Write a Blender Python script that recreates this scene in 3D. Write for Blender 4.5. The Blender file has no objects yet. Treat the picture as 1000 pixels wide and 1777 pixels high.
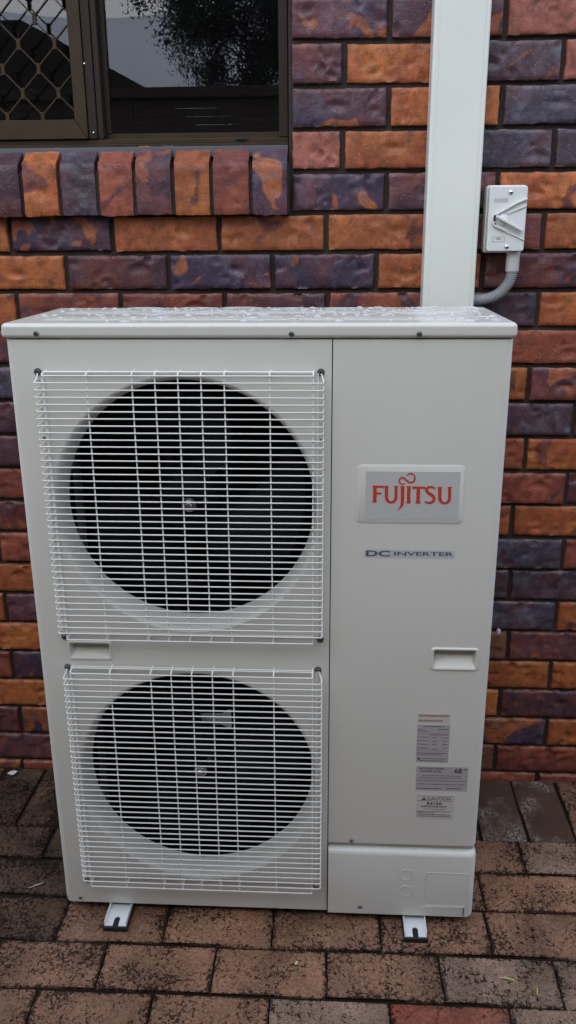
import bpy, bmesh, math, random
import numpy as np
from mathutils import Matrix, Vector
random.seed(7); rng = np.random.default_rng(7)
C = bpy.context.scene.collection
S = bpy.context.scene

# ------------------------------------------------------------------ camera
CAM = np.array([0.5886, -1.5003, 1.4330]); YAW, PITCH, ROLL, FPX = -0.0555, -0.3156, -0.0068, 1467.3
WY = 0.524                      # face of the brick wall; the unit's front is y = 0
def cam_axes():
    cy, sy, cp, sp = math.cos(YAW), math.sin(YAW), math.cos(PITCH), math.sin(PITCH)
    f = np.array([sy*cp, cy*cp, sp]); r = np.array([cy, -sy, 0.]); u = np.cross(r, f)
    c, s = math.cos(ROLL), math.sin(ROLL)
    return r*c+u*s, -r*s+u*c, f
AR, AU, AF = cam_axes()
cd = bpy.data.cameras.new('camera'); cam = bpy.data.objects.new('camera', cd); C.objects.link(cam)
M = Matrix.Identity(4)
for i in range(3):
    M[i][0], M[i][1], M[i][2], M[i][3] = AR[i], AU[i], -AF[i], CAM[i]
cam.matrix_world = M
cd.sensor_fit = 'VERTICAL'; cd.sensor_height = 36; cd.sensor_width = 20.25; cd.lens = FPX/1777*36
cd.clip_start = .02; cd.clip_end = 400
S.camera = cam
def at_y(px, py, Y):
    d = AR*(px-500)/FPX - AU*(py-888.5)/FPX + AF
    p = CAM + d*(Y-CAM[1])/d[1]
    return p[0], p[2]
def at_z(px, py, Z=-.003):
    d = AR*(px-500)/FPX - AU*(py-888.5)/FPX + AF
    p = CAM + d*(Z-CAM[2])/d[2]
    return p[0], p[1]

# ------------------------------------------------------------------ world, sun, exposure
W = bpy.data.worlds.new('World'); S.world = W; W.use_nodes = True
SUN_EL, SUN_AZ = math.radians(42), math.radians(196)      # azimuth from +y, clockwise
wt = W.node_tree; wn = wt.nodes; wl = wt.links; wn.clear()
sky = wn.new('ShaderNodeTexSky'); sky.sky_type = 'NISHITA'; sky.sun_disc = False
sky.sun_elevation = SUN_EL; sky.sun_rotation = SUN_AZ; sky.dust_density = 6; sky.air_density = 1.2
hs = wn.new('ShaderNodeHueSaturation'); hs.inputs['Saturation'].default_value = .16
tc = wn.new('ShaderNodeTexCoord'); mp = wn.new('ShaderNodeMapping'); mp.inputs['Scale'].default_value = (1.5, 1.5, 4)
nz = wn.new('ShaderNodeTexNoise'); nz.inputs['Scale'].default_value = 2.2; nz.inputs['Detail'].default_value = 5
rp = wn.new('ShaderNodeMapRange'); rp.inputs[1].default_value = .3; rp.inputs[2].default_value = .7
rp.inputs[3].default_value = .84; rp.inputs[4].default_value = 1.12
mx = wn.new('ShaderNodeMix'); mx.data_type = 'RGBA'; mx.inputs[0].default_value = .85
mx.inputs[7].default_value = (6.7, 7.9, 10.4, 1)            # the even grey of the cloud layer
ml = wn.new('ShaderNodeMix'); ml.data_type = 'RGBA'; ml.blend_type = 'MULTIPLY'; ml.inputs[0].default_value = 1
bg = wn.new('ShaderNodeBackground'); bg.inputs[1].default_value = .12
wo = wn.new('ShaderNodeOutputWorld')
wl.new(sky.outputs[0], hs.inputs['Color']); wl.new(hs.outputs[0], mx.inputs[6])
wl.new(tc.outputs['Generated'], mp.inputs[0]); wl.new(mp.outputs[0], nz.inputs[0]); wl.new(nz.outputs[0], rp.inputs[0])
wl.new(mx.outputs[2], ml.inputs[6]); wl.new(rp.outputs[0], ml.inputs[7]); wl.new(ml.outputs[2], bg.inputs[0])
wl.new(bg.outputs[0], wo.inputs[0])
sd = bpy.data.lights.new('sun', 'SUN'); sd.energy = .7; sd.angle = math.radians(60); sd.color = (1, .94, .86)
so = bpy.data.objects.new('sun', sd); C.objects.link(so)
sv = Vector((math.sin(SUN_AZ)*math.cos(SUN_EL), math.cos(SUN_AZ)*math.cos(SUN_EL), math.sin(SUN_EL)))
so.rotation_euler = sv.to_track_quat('Z', 'Y').to_euler(); so.location = sv*20
S.view_settings.view_transform = 'Standard'; S.view_settings.look = 'None'
S.view_settings.exposure = 0.67; S.view_settings.gamma = 1
S.render.engine = 'CYCLES'; S.render.resolution_x = 576; S.render.resolution_y = 1024

# ------------------------------------------------------------------ materials
def mat(name, col=(.5, .5, .5), rough=.5, metal=0., spec=.5, **kw):
    m = bpy.data.materials.new(name); m.use_nodes = True
    b = m.node_tree.nodes['Principled BSDF']
    b.inputs['Base Color'].default_value = (*col, 1); b.inputs['Roughness'].default_value = rough
    b.inputs['Metallic'].default_value = metal; b.inputs['Specular IOR Level'].default_value = spec
    for k, v in kw.items(): b.inputs[k].default_value = v
    return m
class G:
    """tiny node-graph helper"""
    def __init__(s, m): s.t = m.node_tree; s.b = s.t.nodes['Principled BSDF']
    def n(s, typ, **kw):
        o = s.t.nodes.new('ShaderNode'+typ)
        for k, v in kw.items(): setattr(o, k, v)
        return o
    def l(s, a, b): s.t.links.new(a, b)
    def coords(s, randomize=True):
        tc = s.n('TexCoord'); src = tc.outputs['Object']
        if randomize:
            oi = s.n('ObjectInfo'); mu = s.n('Math', operation='MULTIPLY'); mu.inputs[1].default_value = 37.
            s.l(oi.outputs['Random'], mu.inputs[0])
            va = s.n('VectorMath', operation='ADD'); s.l(src, va.inputs[0]); s.l(mu.outputs[0], va.inputs[1]); src = va.outputs[0]
        return src
    def noise(s, v, scale, detail=3, rough=.5, dist=0.):
        n = s.n('TexNoise'); n.inputs['Scale'].default_value = scale; n.inputs['Detail'].default_value = detail
        n.inputs['Roughness'].default_value = rough; n.inputs['Distortion'].default_value = dist
        s.l(v, n.inputs['Vector']); return n.outputs[0]
    def rng(s, v, a, b, c=0., d=1., smooth=False):
        n = s.n('MapRange'); n.interpolation_type = 'SMOOTHSTEP' if smooth else 'LINEAR'
        for i, x in enumerate((a, b, c, d)): n.inputs[i+1].default_value = x
        s.l(v, n.inputs[0]); return n.outputs[0]
    def mix(s, f, a, b, blend='MIX'):
        n = s.n('Mix', data_type='RGBA', blend_type=blend)
        for sock, x in ((n.inputs[0], f), (n.inputs[6], a), (n.inputs[7], b)):
            if isinstance(x, (int, float)): sock.default_value = x if sock.type == 'VALUE' else (x, x, x, 1)
            elif isinstance(x, tuple): sock.default_value = (*x, 1)
            else: s.l(x, sock)
        return n.outputs[2]
    def math(s, op, a, b):
        n = s.n('Math', operation=op)
        for i, x in enumerate((a, b)):
            if isinstance(x, (int, float)): n.inputs[i].default_value = x
            else: s.l(x, n.inputs[i])
        return n.outputs[0]
    def bump(s, h, strength, dist):
        n = s.n('Bump'); n.inputs['Strength'].default_value = strength; n.inputs['Distance'].default_value = dist
        s.l(h, n.inputs['Height']); s.l(n.outputs[0], s.b.inputs['Normal'])
    def col(s, v): s.l(v, s.b.inputs['Base Color'])
    def rough(s, v): s.l(v, s.b.inputs['Roughness'])

def brick_mat(name, base, alt, patch, lo, hi, rough, painted_sheen=0., arris=True):
    m = mat(name, base, rough, 0., .36); g = G(m); v = g.coords()
    oi = g.n('ObjectInfo'); big = g.noise(v, 10, 2, .45, .9)
    big = g.math('ADD', big, g.rng(oi.outputs['Random'], 0, 1, -.09, .03))        # only some bricks carry flashes
    f = g.rng(big, lo, hi, 0, 1, True)
    c = g.mix(g.rng(g.noise(v, 7, 2, .5, .8), .38, .62, 0, 1, True), base, alt)
    c = g.mix(f, c, patch)
    mott = g.noise(v, 42, 4, .6, .4)
    c = g.mix(1., c, g.rng(mott, .3, .75, .55, 1.42), 'MULTIPLY')
    if painted_sheen:
        bl = g.rng(g.noise(v, 30, 3, .6), .5, .72, 0, painted_sheen)  # bluish sky reflection painted into the brick colour
        c = g.mix(bl, c, (.155, .155, .21))
    c = g.mix(1., c, g.rng(g.math('FRACT', g.math('MULTIPLY', oi.outputs['Random'], 7.3), 0.), 0, 1, .78, 1.16), 'MULTIPLY')
    sp = g.noise(v, 420, 1, .5)
    c = g.mix(g.rng(sp, .74, .78), c, (.55, .47, .40))       # lime specks, with water-drop sparkle painted in as well
    tco = g.n('TexCoord'); sx = g.n('SeparateXYZ'); g.l(tco.outputs['Object'], sx.inputs[0])
    ar = 0. if not arris else g.math('MULTIPLY', g.rng(g.math('ABSOLUTE', sx.outputs[2], 0.), .0350, .0375, 0, .5), g.rng(g.noise(v, 45, 3, .6), .42, .66))
    if arris: c = g.mix(ar, c, (.44, .31, .22))  # weathered cream edge, with the lit arris painted in too
    pit = g.rng(g.noise(v, 300, 2, .5), .30, .36, .85, 0)
    c = g.mix(pit, c, (.03, .018, .014))
    g.col(c)
    g.rough(g.rng(mott, .3, .7, rough+.12, rough-.1))
    h = g.math('ADD', g.math('MULTIPLY', g.noise(v, 60, 4, .6, .6), 1.), g.math('MULTIPLY', g.noise(v, 330, 3, .6), .4))
    g.bump(h, .5, .0032)
    return m
ORANGE, RED, PINK, PURP, SLATE, MAROON, BROWN = 'orange', 'red', 'pink', 'purple', 'slate', 'maroon', 'brown'
BPAR = {
 ORANGE: ('brick_orange', (.385, .122, .034), (.31, .084, .029), (.15, .046, .034), .61, .68, .5),
 RED: ('brick_red', (.26, .070, .036), (.18, .048, .034), (.080, .034, .042), .57, .66, .48),
 PINK: ('brick_pink', (.34, .115, .080), (.28, .085, .058), (.20, .066, .055), .58, .70, .55),
 PURP: ('brick_purple', (.044, .030, .054), (.095, .035, .042), (.27, .082, .030), .58, .62, .38, .28),
 SLATE: ('brick_slate', (.056, .046, .062), (.085, .044, .052), (.20, .062, .030), .66, .68, .34, .5),
 MAROON: ('brick_maroon', (.150, .044, .036), (.070, .032, .042), (.25, .075, .032), .60, .66, .40, .2),
 BROWN: ('brick_brown', (.17, .068, .036), (.13, .062, .042), (.09, .055, .042), .5, .7, .6),
}
BM = {k: brick_mat(*p) for k, p in BPAR.items()}
SM = {k: brick_mat('sill_'+p[0], *p[1:], arris=False) for k, p in BPAR.items()}
m_mortar = mat('mortar', (.045, .032, .026), .9); g = G(m_mortar); v = g.coords(False)
g.col(g.mix(g.noise(v, 90, 4), (.020, .014, .011), (.052, .036, .027))); g.bump(g.noise(v, 500, 3), .6, .003)

def paver_mat(name, a, b, dark=.5, thr=.55):
    m = mat(name, a, .6, 0., .1); g = G(m); v = g.coords()
    c = g.mix(g.rng(g.noise(v, 9, 3), .35, .65), a, b)
    c = g.mix(1., c, g.rng(g.noise(v, 160, 3, .65), .3, .7, .6, 1.35), 'MULTIPLY')
    # black lichen: clumps of small wriggly spots
    sp = g.noise(v, 135, 5, .66, 1.2); cl = g.rng(g.noise(v, 13, 3), .3, .72, -.11, .10)
    vo = g.n('TexVoronoi', feature='DISTANCE_TO_EDGE'); vo.inputs['Scale'].default_value = 70
    g.l(g.n('VectorMath', operation='ADD').outputs[0], vo.inputs['Vector'])
    va = vo.inputs['Vector'].links[0].from_node; g.l(v, va.inputs[0])
    nv = g.n('TexNoise'); nv.inputs['Scale'].default_value = 60; g.l(v, nv.inputs['Vector']); sc = g.n('VectorMath', operation='SCALE'); sc.inputs['Scale'].default_value = .02
    g.l(nv.outputs['Color'], sc.inputs[0]); g.l(sc.outputs[0], va.inputs[1])
    crack = g.rng(vo.outputs['Distance'], .0, .16, .10, -.02)
    tco = g.n('TexCoord'); sx = g.n('SeparateXYZ'); g.l(tco.outputs['Object'], sx.inputs[0])
    ed = g.math('MAXIMUM', g.rng(g.math('ABSOLUTE', sx.outputs[0], 0.), .1035, .1145, 0, .14), g.rng(g.math('ABSOLUTE', sx.outputs[1], 0.), .0465, .0567, 0, .14))
    cl = g.math('ADD', cl, ed)
    lich = g.rng(g.math('ADD', g.math('ADD', sp, crack), cl), thr, thr+.05, 0, dark, True)
    c = g.mix(lich, c, (.012, .008, .006))
    c = g.mix(g.rng(g.noise(v, 330, 1), .76, .80), c, (.40, .35, .29))
    ge = g.n('NewGeometry'); damp = g.noise(ge.outputs['Position'], 4.5, 4, .6, .5)
    c = g.mix(1., c, g.rng(damp, .35, .65, .62, 1.12), 'MULTIPLY')               # damp, grimy patches run across joints
    g.col(c); g.rough(g.rng(g.noise(v, 30, 3), .3, .7, .42, .75))
    h = g.math('SUBTRACT', g.noise(v, 200, 4, .65), g.math('MULTIPLY', lich, .5))
    g.bump(h, .7, .004)
    return m
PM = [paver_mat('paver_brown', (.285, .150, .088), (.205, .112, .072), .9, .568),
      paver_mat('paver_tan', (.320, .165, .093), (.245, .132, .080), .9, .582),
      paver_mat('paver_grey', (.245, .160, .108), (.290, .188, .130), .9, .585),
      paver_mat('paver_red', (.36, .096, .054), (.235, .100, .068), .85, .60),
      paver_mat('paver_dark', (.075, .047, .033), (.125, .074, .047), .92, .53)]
def slab_mat():
    m = mat('paver_stained', (.055, .042, .036), .6, 0., .12); g = G(m); v = g.coords()
    c = g.mix(g.noise(v, 14, 3), (.042, .026, .018), (.095, .056, .037))
    wh = g.math('MULTIPLY', g.rng(g.noise(v, 11, 2), .46, .62), g.rng(g.noise(v, 150, 4, .7), .45, .62))
    c = g.mix(g.math('MULTIPLY', wh, .75), c, (.33, .28, .24))
    g.col(c); g.bump(g.noise(v, 160, 4, .65), .6, .003); return m
PM.append(slab_mat())
m_ground = mat('ground', (.04, .03, .022), .95, 0., .05); g = G(m_ground); v = g.coords(False)
g.col(g.mix(g.noise(v, 60, 5), (.010, .007, .005), (.030, .020, .013))); g.bump(g.noise(v, 300, 4), .7, .006)

m_unit = mat('unit_paint', (.60, .595, .555), .38); g = G(m_unit); v = g.coords(False)
g.col(g.mix(g.rng(g.noise(v, 3.5, 4), .3, .7), (.595, .582, .508), (.625, .612, .538)))
g.bump(g.noise(v, 900, 2), .06, .0006); g.rough(g.rng(g.noise(v, 8, 4), .3, .7, .33, .46))
m_lid = mat('lid_paint', (.585, .572, .50), .3)
m_lid.node_tree.nodes['Principled BSDF'].inputs['Coat Weight'].default_value = .25
m_lid.node_tree.nodes['Principled BSDF'].inputs['Coat Roughness'].default_value = .12
m_wire = mat('guard_plastic', (.735, .735, .68), .38)
m_black = mat('black_plastic', (.003, .003, .0035), .65, 0., .1)
m_blade = mat('fan_plastic', (.0065, .007, .009), .55, 0., .08)
m_inner = mat('shaded_interior', (.008, .008, .009), .7, 0., .2)  # galvanised grey inside; the chamber's dimness is put into the colour
m_coil = mat('coil_fins', (.006, .006, .007), .7, 0., .2)  # blackened so the colour carries the shade of the chamber
m_galv = mat('galvanised', (.80, .81, .80), .45, .15); g = G(m_galv); v = g.coords(False)
g.rough(g.rng(g.noise(v, 60, 3), .3, .7, .28, .5))
m_screw = mat('screw_steel', (.20, .20, .20), .35, .9)
m_chrome = mat('bright_steel', (.62, .62, .62), .18, 1.)
m_rubber = mat('rubber', (.010, .010, .011), .55)
m_duct = mat('duct_plastic', (.74, .755, .735), .3); g = G(m_duct); v = g.coords(False)
g.col(g.mix(g.rng(g.noise(v, 6, 4), .3, .75), (.715, .735, .66), (.66, .685, .615)))
m_grey = mat('grey_plastic', (.66, .67, .635), .35)
m_hose = mat('grey_hose', (.35, .36, .37), .4)
m_gap = mat('seam_shadow_gap', (.02, .02, .02), .8)  # near-black filler standing in for shade in seams, holes and slots
m_plate = mat('badge_plate', (.475, .465, .43), .5, 0.)
m_logo = mat('logo_red', (.50, .045, .018), .4)
m_ink = mat('ink_blue', (.075, .09, .115), .45)
m_inkb = mat('ink_black', (.03, .03, .03), .5)
m_inkg = mat('ink_grey', (.13, .12, .13), .5)
m_inkr = mat('ink_pink', (.36, .16, .16), .5)
m_lab = mat('label_paper', (.38, .355, .35), .45)
m_lab2 = mat('label_clear', (.53, .50, .445), .4)
m_dclab = mat('label_silver', (.52, .54, .53), .35, .1)
m_bronze = mat('bronze_aluminium', (.040, .025, .013), .5, 0., .18); g = G(m_bronze); v = g.coords(False)
g.col(g.mix(g.rng(g.noise(v, 20, 4), .3, .7), (.046, .029, .014), (.034, .022, .012)))
m_bronzed = mat('bronze_aluminium_dark', (.026, .017, .012), .5, 0., .18)
m_glass = mat('window_glass', (1, 1, 1), 0.); m_glass.node_tree.nodes['Principled BSDF'].inputs['Transmission Weight'].default_value = 1
m_glass.node_tree.nodes['Principled BSDF'].inputs['IOR'].default_value = 1.5
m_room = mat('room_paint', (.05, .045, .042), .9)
m_blind = mat('blind_wood', (.12, .07, .045), .5)
m_flash = mat('sill_flashing', (.10, .105, .12), .45, .3)
m_white = mat('white_paint', (.78, .78, .76), .5)
m_water = bpy.data.materials.new('rain_water'); m_water.use_nodes = True     # clear drop over paint; the light it gathers is painted as white diffuse
t = m_water.node_tree; t.nodes.clear()
_o = t.nodes.new('ShaderNodeOutputMaterial'); _m = t.nodes.new('ShaderNodeMixShader'); _f = t.nodes.new('ShaderNodeFresnel'); _f.inputs[0].default_value = 1.33
_t = t.nodes.new('ShaderNodeBsdfTransparent'); _d = t.nodes.new('ShaderNodeBsdfDiffuse'); _d.inputs[0].default_value = (.88, .88, .87, 1)
_k = t.nodes.new('ShaderNodeMixShader'); _k.inputs[0].default_value = .46
_g = t.nodes.new('ShaderNodeBsdfGlossy'); _g.inputs['Roughness'].default_value = .03
t.links.new(_t.outputs[0], _k.inputs[1]); t.links.new(_d.outputs[0], _k.inputs[2])
t.links.new(_f.outputs[0], _m.inputs[0]); t.links.new(_k.outputs[0], _m.inputs[1]); t.links.new(_g.outputs[0], _m.inputs[2]); t.links.new(_m.outputs[0], _o.inputs[0])
m_leaf = mat('tree_leaf', (.045, .075, .03), .5); g = G(m_leaf); v = g.coords(False)
g.col(g.mix(g.rng(g.noise(v, 1.6, 3), .42, .6), (.04, .07, .028), (.075, .045, .085)))
m_bark = mat('tree_bark', (.09, .065, .05), .9)
m_fence = mat('fence_timber', (.13, .075, .045), .7); g = G(m_fence); v = g.coords()
g.col(g.mix(g.noise(v, 14, 5), (.055, .032, .021), (.10, .058, .036)))
m_roof = mat('roof_tile', (.016, .013, .012), .9, 0., .05)
m_render = mat('house_render', (.24, .15, .09), .85)

# ------------------------------------------------------------------ mesh helpers
class MB:
    def __init__(s): s.v = []; s.f = []
    def add(s, vs, fs):
        k = len(s.v); s.v += [tuple(map(float, q)) for q in vs]; s.f += [tuple(i+k for i in q) for q in fs]; return s
    def box(s, x0, x1, y0, y1, z0, z1):
        return s.add([(x, y, z) for z in (z0, z1) for y in (y0, y1) for x in (x0, x1)],
                     [(0, 2, 3, 1), (4, 5, 7, 6), (0, 1, 5, 4), (2, 6, 7, 3), (0, 4, 6, 2), (1, 3, 7, 5)])
    def tube(s, pts, r, n=6, cap=True):
        pts = [Vector(p) for p in pts]; rings = []; prev = None
        for i, p in enumerate(pts):
            a = pts[max(i-1, 0)]; b = pts[min(i+1, len(pts)-1)]
            d = (b-a).normalized()
            if prev is None:
                ref = Vector((0, 0, 1)) if abs(d.z) < .9 else Vector((1, 0, 0)); u = d.cross(ref).normalized()
            else: u = (prev-d*prev.dot(d)).normalized()
            prev = u; w = d.cross(u); rr = r[i] if isinstance(r, (list, tuple)) else r
            rings.append([p+(u*math.cos(2*math.pi*k/n)+w*math.sin(2*math.pi*k/n))*rr for k in range(n)])
        vs = [q for ring in rings for q in ring]
        fs = [(i*n+k, i*n+(k+1) % n, (i+1)*n+(k+1) % n, (i+1)*n+k) for i in range(len(rings)-1) for k in range(n)]
        if cap: fs += [tuple(range(n-1, -1, -1)), tuple(range((len(rings)-1)*n, len(rings)*n))]
        return s.add(vs, fs)
    def lathe(s, prof, c, axis='y', n=32, cap=True):
        """prof = [(radius, distance along axis)]"""
        vs = []
        for r, h in prof:
            for k in range(n):
                a = 2*math.pi*k/n; p, q = r*math.cos(a), r*math.sin(a)
                vs.append((c[0]+p, c[1]+h, c[2]+q) if axis == 'y' else (c[0]+p, c[1]+q, c[2]+h))
        fs = [(i*n+k, i*n+(k+1) % n, (i+1)*n+(k+1) % n, (i+1)*n+k) for i in range(len(prof)-1) for k in range(n)]
        if cap: fs += [tuple(range(n-1, -1, -1)), tuple(range((len(prof)-1)*n, len(prof)*n))]
        return s.add(vs, fs)
    def prism(s, poly, y0, y1):
        """polygon in x,z pushed from y0 (back) to y1"""
        n = len(poly)
        return s.add([(x, y0, z) for x, z in poly]+[(x, y1, z) for x, z in poly],
                     [tuple(range(n)), tuple(range(2*n-1, n-1, -1))]+[(i, i+n, (i+1) % n+n, (i+1) % n) for i in range(n)])
    def prism_z(s, poly, z0, z1):
        n = len(poly)
        return s.add([(x, y, z0) for x, y in poly]+[(x, y, z1) for x, y in poly],
                     [tuple(range(n-1, -1, -1)), tuple(range(n, 2*n))]+[(i, (i+1) % n, (i+1) % n+n, i+n) for i in range(n)])
    def build(s, name, m, parent=None, smooth=False, bevel=0., seg=2, loc=None, angle=40):
        me = bpy.data.meshes.new(name)
        vs = s.v if loc is None else [(a-loc[0], b-loc[1], c-loc[2]) for a, b, c in s.v]
        me.from_pydata(vs, [], s.f); me.update()
        bm = bmesh.new(); bm.from_mesh(me); bmesh.ops.recalc_face_normals(bm, faces=bm.faces); bm.to_mesh(me); bm.free()
        if m: me.materials.append(m)
        o = bpy.data.objects.new(name, me); C.objects.link(o)
        if loc is not None: o.location = loc
        adopt(o, parent)
        if bevel:
            md = o.modifiers.new('bevel', 'BEVEL'); md.width = bevel; md.segments = seg; md.limit_method = 'ANGLE'; md.angle_limit = math.radians(35)
            md.harden_normals = True
        if smooth or bevel:
            for p in me.polygons: p.use_smooth = True
            me.set_sharp_from_angle(angle=math.radians(angle))
        return o
def world_loc(o):
    v = Vector((0, 0, 0))
    while o: v += o.location; o = o.parent
    return v
def adopt(o, parent):
    if parent is not None:
        o.parent = parent; o.location = o.location - world_loc(parent)
def thing(name, label, cat, loc, group=None):
    o = bpy.data.objects.new(name, None); C.objects.link(o); o.location = loc; o.empty_display_size = .1
    return tag(o, label, cat, group)
def tag(o, label, cat, group=None):
    o['label'] = label; o['category'] = cat
    if group: o['group'] = group
    return o
def struct(o): o['kind'] = 'structure'; return o
def rrect(x0, x1, z0, z1, r, n=6):
    out = []
    for cx, cz, a0 in ((x1-r, z0+r, -90), (x1-r, z1-r, 0), (x0+r, z1-r, 90), (x0+r, z0+r, 180)):
        for k in range(n+1):
            a = math.radians(a0+90*k/n); out.append((cx+r*math.cos(a), cz+r*math.sin(a)))
    return out
def boolean_cut(o, cutters):
    for c in cutters:
        md = o.modifiers.new('cut', 'BOOLEAN'); md.operation = 'DIFFERENCE'; md.solver = 'EXACT'; md.object = c
    bpy.context.view_layer.update()
    me = bpy.data.meshes.new_from_object(o.evaluated_get(bpy.context.evaluated_depsgraph_get()))
    o.modifiers.clear(); old = o.data; o.data = me; bpy.data.meshes.remove(old)
    for c in cutters: bpy.data.objects.remove(c)
    me.name = o.name
    for p in me.polygons: p.use_smooth = True
    me.set_sharp_from_angle(angle=math.radians(30))
    return o
def stroke(pts, w):
    """outline of a polyline of widths w in 2-D"""
    n = len(pts); L = []; R = []
    for i, (x, y) in enumerate(pts):
        a = pts[max(i-1, 0)]; b = pts[min(i+1, n-1)]; dx, dy = b[0]-a[0], b[1]-a[1]; d = math.hypot(dx, dy) or 1
        ww = (w[i] if isinstance(w, (list, tuple)) else w)/2
        L.append((x-dy/d*ww, y+dx/d*ww)); R.append((x+dy/d*ww, y-dx/d*ww))
    return L, R
def text_mesh(name, body, x0, x1, z0, z1, y, m, parent, bold=0.):
    """built-in font fitted into the rectangle, a thin print on a face that looks toward -y"""
    cu = bpy.data.curves.new(name, 'FONT'); cu.body = body; cu.extrude = .004; cu.offset = bold; cu.resolution_u = 3
    o = bpy.data.objects.new(name, cu); C.objects.link(o); bpy.context.view_layer.update()
    me = bpy.data.meshes.new_from_object(o.evaluated_get(bpy.context.evaluated_depsgraph_get()))
    bpy.data.objects.remove(o); bpy.data.curves.remove(cu)
    co = np.array([v.co[:] for v in me.vertices]); lo, hi = co.min(0), co.max(0)
    for v in me.vertices:
        a = (v.co.x-lo[0])/(hi[0]-lo[0]); b = (v.co.y-lo[1])/(hi[1]-lo[1])
        v.co = (x0+a*(x1-x0), y-(.0002 if v.co.z > 0 else 0), z0+b*(z1-z0))
    me.materials.clear(); me.materials.append(m); me.name = name
    ob = bpy.data.objects.new(name, me); C.objects.link(ob); adopt(ob, parent); return ob

# ------------------------------------------------------------------ ground and paving
gr = MB().box(-60, 60, -60, WY+.3, -.3, -.016).build('ground', m_ground); struct(gr)
pav = MB().box(-1.6, 2.6, -2.2, WY+.02, -.05, -.0085).build('paving', m_ground); struct(pav)
def paver_variant(w, d, seed):
    r = np.random.default_rng(seed); nx, ny = 13, 7
    xs = np.linspace(-w/2, w/2, nx); ys = np.linspace(-d/2, d/2, ny); vs = []
    for j, y in enumerate(ys):
        for i, x in enumerate(xs):
            e = min(i, nx-1-i, j, ny-1-j); z = r.normal(0, .00035)
            if e == 0: z -= .0016+abs(r.normal(0, .0009)); x *= .996; y *= .993; x += r.normal(0, .0008); y += r.normal(0, .0008)
            if e == 0 and (i in (0, nx-1)) and (j in (0, ny-1)): z -= .001; x *= .995; y *= .99
            if e == 1: x = math.copysign(w/2-.0035, x) if i in (1, nx-2) else x; y = math.copysign(d/2-.0035, y) if j in (1, ny-2) else y
            vs.append((x, y, z))
    fs = [(j*nx+i, j*nx+i+1, (j+1)*nx+i+1, (j+1)*nx+i) for j in range(ny-1) for i in range(nx-1)]
    rim = [i for i in range(nx)]+[j*nx+nx-1 for j in range(1, ny)]+[(ny-1)*nx+i for i in range(nx-2, -1, -1)]+[j*nx for j in range(ny-2, 0, -1)]
    k = len(vs); vs += [(vs[i][0], vs[i][1], -.03) for i in rim]; n = len(rim)
    fs += [(rim[i], k+i, k+(i+1) % n, rim[(i+1) % n]) for i in range(n)]
    me = bpy.data.meshes.new('paver'); me.from_pydata(vs, [], fs); me.update()
    for p in me.polygons: p.use_smooth = True
    me.set_sharp_from_angle(angle=math.radians(50))
    return me
PV = [[paver_variant(.229, .1135, 100+i) for i in range(6)] for _ in PM]
for k, m in enumerate(PM):
    PV[k] = [x.copy() for x in PV[0]] if k else PV[0]
for k, m in enumerate(PM):
    for x in PV[k]: x.materials.append(m)
def paver(x0, x1, y0, y1, kind, turn=False):
    o = bpy.data.objects.new('paver', PV[kind][random.randrange(6)]); C.objects.link(o)
    w, d = (x1-x0-.0025), (y1-y0-.0025)
    if turn: o.rotation_euler.z = math.pi/2; w, d = d, w
    if random.random() < .5: o.rotation_euler.z += math.pi
    o.scale = (w/.229, d/.1135, 1)
    o.rotation_euler.z += random.gauss(0, .003)
    o.location = ((x0+x1)/2, (y0+y1)/2, -.003+random.gauss(0, .0009)); adopt(o, pav)
PX = .2335
ybounds = [.277-.1185*i for i in range(0, 17)]; ybounds[1:5] = [.159, .040, -.088, -.208]
for i in range(5, 17): ybounds[i] = -.208-.1185*(i-4)
special = {(2, 3): 2, (2, 4): 2, (3, 3): 3, (2, 0): 1, (3, 2): 2, (3, 1): 1, (3, 0): 0, (1, -1): 4, (2, 1): 1}
anch = {0: 1.056-PX/2+.115, 1: .936, 2: -.003, 3: .118, 4: .008, 5: .118}
rowj = [1.056, .94, .0, .119, .0085]
for r in range(len(ybounds)-1):
    a = rowj[r] if r < 5 else (.119 if r % 2 else .0085)
    a = a-PX*round(a/PX) if r < 2 else a
    for c in range(-6, 9):
        x0 = a+PX*c
        if x0 < -1.3 or x0 > 2.0 or (r > 9 and not -.9 < x0 < 1.7): continue
        kind = random.choice([0, 0, 1, 1, 0, 2])
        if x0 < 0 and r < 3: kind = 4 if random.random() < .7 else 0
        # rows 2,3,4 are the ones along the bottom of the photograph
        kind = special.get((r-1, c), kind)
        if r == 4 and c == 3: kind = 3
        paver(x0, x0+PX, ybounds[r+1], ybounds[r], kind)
# the course against the wall is laid end-on
x = 1.205-.1185*13
for i in range(20):
    x0 = x+.1185*i
    if x0 > 1.9: break
    paver(x0, x0+.1185, .277, WY+.003, 5 if x0 > .6 and x0 < 1.2 else random.choice([4, 4, 0, 5]), True)
for x0 in (x-PX, x-2*PX, x-3*PX, x-4*PX):
    for y0, y1 in ((.277, .4), (.4, WY+.003)): paver(x0, x0+PX, y0, y1, random.choice([0, 4, 1]))

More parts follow.
